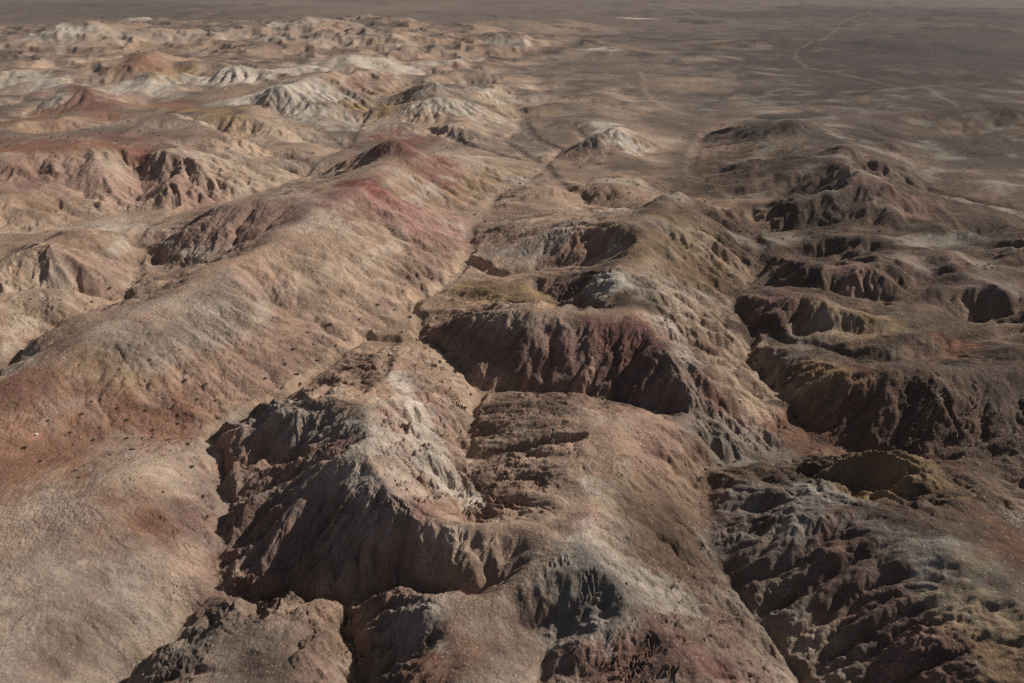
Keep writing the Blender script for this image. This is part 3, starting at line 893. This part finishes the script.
# ---------------------------------------------------------------- build the ground, hill by hill
V = np.empty((len(X), 3), f32); V[:, 0] = X; V[:, 1] = Y; V[:, 2] = H
ids = np.arange(nR * nC, dtype=np.int32).reshape(nR, nC)
quads = np.stack([ids[:-1, :-1], ids[:-1, 1:], ids[1:, 1:], ids[1:, :-1]], -1).reshape(-1, 4)
gr = V.reshape(nR, nC, 3)
du = np.gradient(gr, axis=0); dv = np.gradient(gr, axis=1)
NRM = np.cross(dv, du); NRM /= np.linalg.norm(NRM, axis=2, keepdims=True) + 1e-12
NRM = NRM.reshape(-1, 3).astype(f32)
NRM[NRM[:, 2] < 0] *= -1
cx = (X.reshape(nR, nC)[:-1, :-1] + X.reshape(nR, nC)[1:, 1:]).ravel() / 2
cy = (Y.reshape(nR, nC)[:-1, :-1] + Y.reshape(nR, nC)[1:, 1:]).ravel() / 2
fi = np.clip(np.rint((np.log(np.hypot(cx, cy)) - LR0) / DT), 0, NR - 1).astype(int)
fj = np.clip(np.rint((np.arctan2(cx, cy) - TH0) / DT), 0, NT - 1).astype(int)
freg = region[fi, fj]

LABEL = {
 'front': 'foreground badland hill with a steep dark left face and pale speckled crest',
 'spur': 'long tan spur ridge running down to the bottom edge right of centre',
 'mound': 'low rounded mound with orange red soil at the bottom edge',
 'knoll': 'small grey brown knoll in the bottom left corner beyond the shadowed gully',
 'slope': 'smooth brown slope with an orange patch at lower left',
 'tan': 'long smooth tan ridge crossing the left side towards the red hill',
 'red': 'dark red topped peak standing above the central wash',
 'north': 'pinkish hill with a dark rilled left face behind the long tan ridge',
 'leftlow': 'low pale humps at the left edge behind the tan ridge',
 'pale': 'broad pinkish hill with a dark vertical gash at upper left',
 'redcone': 'brick red cone shaped hill at the upper left',
 'ochre': 'orange capped rounded hill between the red cone and white ridge',
 'white': 'chalk white ridge in the upper left badlands',
 'cliff': 'row of pale fluted cliffs at the far upper left',
 'centre': 'pale grey pointed hill beside the plain behind the red peak',
 'middle': 'central hill with a broad dark rilled face and white tip',
 'horseshoe': 'ochre hill with a dark horseshoe hollow behind the central hill',
 'terrace': 'low pale terrace between the wash and the white cone',
 'near_right': 'large dark grey hill with finger spurs at lower right',
 'dark_right': 'hill with a large deep brown shaded face at the right edge',
 'band_right': 'dark banded ridge with an olive strip at the right',
 'cut_right': 'low hill with a small pink cut face at the right',
 'shelf_right': 'low dark shelf ridge below the gullied hill on the right',
 'gully_hill': 'hill with a fan of deep gullies on the upper right',
 'dark_cone': 'dark smooth cone on the plain at the upper right',
 'white_cone': 'small white cone standing alone on the plain above centre',
}

def add_mesh(name, verts, faces, mat, normals=None, col=None, smooth=True):
    me = bpy.data.meshes.new(name)
    me.vertices.add(len(verts)); me.vertices.foreach_set("co", np.ascontiguousarray(verts, f32).ravel())
    n = faces.shape[1]
    me.loops.add(faces.size); me.loops.foreach_set("vertex_index", np.ascontiguousarray(faces, np.int32).ravel())
    me.polygons.add(len(faces))
    me.polygons.foreach_set("loop_start", np.arange(0, faces.size, n, dtype=np.int32))
    me.update(calc_edges=True)
    me.polygons.foreach_set("use_smooth", np.full(len(faces), smooth))
    if col is not None:
        a = me.attributes.new("soil", 'FLOAT_COLOR', 'POINT')
        c4 = np.ones((len(verts), 4), f32); c4[:, :3] = col
        a.data.foreach_set("color", c4.ravel())
    if normals is not None:
        me.normals_split_custom_set_from_vertices(normals)
    me.materials.append(mat)
    ob = bpy.data.objects.new(name, me)
    scene.collection.objects.link(ob)
    return ob

for rid in [-2] + list(range(len(HILLS))):
    hn = 'plain' if rid < 0 else HILLS[rid]
    if hn == 'far': continue
    sel = freg == rid
    if rid == -2:
        sel |= ~np.isin(freg, [i for i, n in enumerate(HILLS) if n != 'far'])
    if sel.sum() == 0: continue
    fq = quads[sel]
    u, inv = np.unique(fq, return_inverse=True)
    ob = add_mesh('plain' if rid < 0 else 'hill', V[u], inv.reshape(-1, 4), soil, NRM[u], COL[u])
    ob["kind"] = "structure"
    ob["label"] = 'brown gravel plain with low far mounds reaching the horizon' if rid < 0 else LABEL[hn]
    ob["category"] = 'plain' if rid < 0 else 'hill'

# ---------------------------------------------------------------- shrubs, stones
bush_mat, N, L = node_mat("dry_shrub")
N["Principled BSDF"].inputs["Roughness"].default_value = 0.9
oi = N.new("ShaderNodeObjectInfo")
cr = N.new("ShaderNodeValToRGB")
cr.color_ramp.elements[0].color = (0.050, 0.044, 0.030, 1); cr.color_ramp.elements[1].color = (0.105, 0.088, 0.058, 1)
L.new(oi.outputs["Random"], cr.inputs[0]); L.new(cr.outputs[0], N["Principled BSDF"].inputs["Base Color"])

def bush_mesh(seed):
    g = np.random.default_rng(seed)
    vv_, ff = [], []
    for k in range(46):                       # stems with small leaf blades, arching out of one root
        a = g.random() * 2 * math.pi; el = math.radians(g.uniform(12, 85)); ln = g.uniform(.6, 1.1)
        d = np.array([math.cos(a) * math.cos(el), math.sin(a) * math.cos(el), math.sin(el) * .85])
        sd = np.cross(d, [0, 0, 1.0]); sd /= np.linalg.norm(sd) + 1e-6
        up = np.cross(sd, d)
        wd = g.uniform(.05, .10)
        p0 = d * .05; p1 = d * ln * .6 + up * .05; p2 = d * ln + np.array([0, 0, -.10])
        b_ = len(vv_)
        vv_ += [p0, p1 - sd * wd, p1 + sd * wd, p1 + up * wd * 1.3, p2]
        ff += [(b_, b_ + 1, b_ + 3), (b_, b_ + 3, b_ + 2), (b_ + 1, b_ + 4, b_ + 3), (b_ + 3, b_ + 4, b_ + 2)]
    v = np.array(vv_); v[:, 2] -= .04
    return v, np.array(ff)

bush_protos = []
for k in range(5):
    v, fcs = bush_mesh(40 + k)
    me = bpy.data.meshes.new("shrub")
    me.from_pydata(v.tolist(), [], fcs.tolist()); me.materials.append(bush_mat)
    bush_protos.append(me)

def shrub(x, y, size, label, group):
    o = bpy.data.objects.new("desert_shrub", random.choice(bush_protos))
    scene.collection.objects.link(o)
    o.location = (x, y, float(mesh_height(np.array([x]), np.array([y]))[0]) - .02)
    o.rotation_euler = (0, 0, random.uniform(0, 6.28))
    o.scale = (size * random.uniform(.85, 1.25), size * random.uniform(.85, 1.25), size * random.uniform(.6, .85))
    o["label"] = label; o["category"] = "shrub"; o["group"] = group

FLAT = ('small dark desert shrub on the reddish flat below the long tan ridge', 'shrubs on the flat at left')
for p_ in ('175,406 127,421 93,441 127,439 153,430 187,413 215,401 197,400 163,399 185,381 217,419 132,450 152,438 178,425 142,439 '
           '75,471 78,478 110,455 163,493 207,518 203,498 192,467 60,455 40,462 25,448 100,428 118,409 82,415 92,402 145,412 '
           '205,385 150,385 168,440 188,445 70,433 48,421').split():
    x_, y_ = hit(*map(float, p_.split(',')))
    shrub(x_, y_, random.uniform(.28, .55), *FLAT)
WASHL = ('small dark desert shrub beside the dry wash at the foot of the tan slope', 'shrubs along the left wash')
for p_ in ('273,318 317,361 297,375 323,338 307,333 328,334 293,350 313,345 335,346 345,340 372,331 388,336 402,333 410,318 395,310 '
           '360,320 300,385 282,388 330,325 350,312 378,305 285,365 265,380').split():
    x_, y_ = hit(*map(float, p_.split(',')))
    shrub(x_, y_, random.uniform(.3, .6), *WASHL)
HUMP = ('small dark desert shrub on the pale humps at the left edge', 'shrubs on the pale humps')
for p_ in '110,289 15,315 48,288 92,303 60,300 75,290 30,300 100,280 20,290'.split():
    x_, y_ = hit(*map(float, p_.split(',')))
    shrub(x_, y_, random.uniform(.3, .5), *HUMP)
FLANK = ('small dark desert shrub scattered on the open flank of the long tan ridge', 'shrubs on the tan ridge')
for p_ in '223,291 200,361 240,340 180,350 262,300 290,290 310,270 330,300 150,360 120,370 210,320 285,335'.split():
    x_, y_ = hit(*map(float, p_.split(',')))
    shrub(x_, y_, random.uniform(.2, .34), *FLANK)
FLOOR = ('small dark desert shrub in the wash floor under the central hill', 'shrubs in the central wash')
for p_ in '455,372 470,395 440,362 500,392 465,410 430,352 520,395 560,398 452,300 480,262 475,215 500,200 510,190 525,178 535,168 505,205 485,222'.split():
    x_, y_ = hit(*map(float, p_.split(',')))
    shrub(x_, y_, random.uniform(.35, .65), *FLOOR)

RIGHTW = ('small dark desert shrub along the narrow wash under the right-hand hills', 'shrubs along the right wash')
for p_ in ('752,330 757,345 748,350 762,372 772,388 783,402 795,418 806,428 742,300 735,292 748,283 760,268 764,255 757,243 740,232 725,222 710,214 '
           '776,396 790,408 756,362 700,478 706,470 720,466 735,462').split():
    x_, y_ = hit(*map(float, p_.split(',')))
    shrub(x_, y_, random.uniform(.3, .6), *RIGHTW)
UPPER = ('tiny dark desert shrub by the wash below the white cone', 'shrubs along the upper wash')
for p_ in '548,166 540,158 552,172 532,140 528,125 560,160 570,156 524,110 545,150 556,150 536,172 520,184 580,168 600,164'.split():
    x_, y_ = hit(*map(float, p_.split(',')))
    shrub(x_, y_, random.uniform(.4, .75), *UPPER)

def scatter(n, r0, r1, spread):
    r_ = np.exp(rng.uniform(math.log(r0), math.log(r1), n)); t_ = rng.uniform(-spread, spread, n)
    return r_ * np.sin(t_), r_ * np.cos(t_)

def joined(name, protos, x, y, size, mat, flat_z=.7, sink=.25):
    z = mesh_height(x, y); vs_, fs_, off = [], [], 0
    for k in range(len(x)):
        v, fcs = protos[k % len(protos)]
        a = rng.uniform(0, 6.28); c_, s_ = math.cos(a), math.sin(a)
        q = v * size[k] * np.array([1, 1, flat_z])
        vs_.append(np.stack([q[:, 0] * c_ - q[:, 1] * s_ + x[k], q[:, 0] * s_ + q[:, 1] * c_ + y[k], q[:, 2] + z[k] - sink * size[k]], 1))
        fs_.append(fcs + off); off += len(v)
    return add_mesh(name, np.concatenate(vs_), np.concatenate(fs_), mat, smooth=False)

import bmesh
def stone_proto(seed):
    g = np.random.default_rng(seed)
    bm = bmesh.new(); bmesh.ops.create_cube(bm, size=1.3); bmesh.ops.triangulate(bm, faces=bm.faces)
    v = np.array([p.co[:] for p in bm.verts]); fcs = np.array([[q.index for q in f_.verts] for f_ in bm.faces]); bm.free()
    v *= g.uniform(.65, 1.2, (len(v), 1)); v *= g.uniform(.7, 1.25, (1, 3))
    return v, fcs
stones = [stone_proto(k) for k in range(8)]
stone_mat, N, L = node_mat("stone")
N["Principled BSDF"].inputs["Roughness"].default_value = 0.9
gi_ = N.new("ShaderNodeNewGeometry"); cr = N.new("ShaderNodeValToRGB")
cr.color_ramp.elements[0].color = (0.10, 0.08, 0.065, 1); cr.color_ramp.elements[1].color = (0.30, 0.235, 0.18, 1)
L.new(gi_.outputs["Random Per Island"], cr.inputs[0]); L.new(cr.outputs[0], N["Principled BSDF"].inputs["Base Color"])
x_, y_ = scatter(15000, 32, 170, .68)
keep = fbm(x_, y_, 12.0, 3, 401) > 0.05
x_, y_ = x_[keep], y_[keep]
ob = joined("loose_stones", stones, x_, y_, .025 + .09 * rng.random(len(x_)) ** 3 + .0005 * np.hypot(x_, y_) * rng.random(len(x_)), stone_mat)
ob["kind"] = "stuff"; ob["label"] = "loose stones and clods strewn over the near slopes"; ob["category"] = "stones"
# far scrub, too small to count
x_, y_ = scatter(5200, 140, 900, .68)
keep = (np.hypot(sample(gx, x_, y_), sample(gy, x_, y_)) < .22) & (fbm(x_, y_, 45.0, 3, 403) > 0.02)
x_, y_ = x_[keep], y_[keep]
tuft = [(v[:90], f_[:72]) for v, f_ in (bush_mesh(70 + k) for k in range(4))]
ob = joined("desert_scrub", tuft, x_, y_, .25 + .5 * rng.random(len(x_)), bush_mat, .7, .02)
ob["kind"] = "stuff"; ob["label"] = "tiny dark scrub dotted over the plain and distant washes"; ob["category"] = "scrub"

def white_stone(px, py, label):
    x, y = hit(px, py)
    v, fcs = stones[int(px) % 8]
    m, N, L = node_mat("chalk_stone"); N["Principled BSDF"].inputs["Base Color"].default_value = (.72, .70, .66, 1)
    N["Principled BSDF"].inputs["Roughness"].default_value = .8
    ob = add_mesh("white_stone", v * np.array([.22, .2, .16]), fcs, m, smooth=False)
    ob.location = (x, y, float(mesh_height(np.array([x]), np.array([y]))[0]) + .08)
    ob["label"] = label; ob["category"] = "stone"
white_stone(37, 435, 'small bright white stone lying on the reddish flat at left')
white_stone(740, 401, 'small white stone on the tan slope right of the central dark face')

# ---------------------------------------------------------------- thin dusty air over the plain
hz, N, L = node_mat("haze_air")
N.remove(N["Principled BSDF"])
pv = N.new("ShaderNodeVolumePrincipled"); pv.inputs["Color"].default_value = (.80, .76, .74, 1); pv.inputs["Density"].default_value = 0.00012
L.new(pv.outputs[0], N["Material Output"].inputs["Volume"])
S_ = 41000.0
bv = np.array([[x, y, z] for x in (-S_, S_) for y in (-S_, S_) for z in (-8.0, 58.0)], f32)
bf = np.array([[0, 1, 3, 2], [4, 6, 7, 5], [0, 4, 5, 1], [2, 3, 7, 6], [0, 2, 6, 4], [1, 5, 7, 3]])
ob = add_mesh("haze", bv, bf, hz, smooth=False)
ob["kind"] = "stuff"; ob["label"] = "thin dusty air over the whole valley"; ob["category"] = "haze"
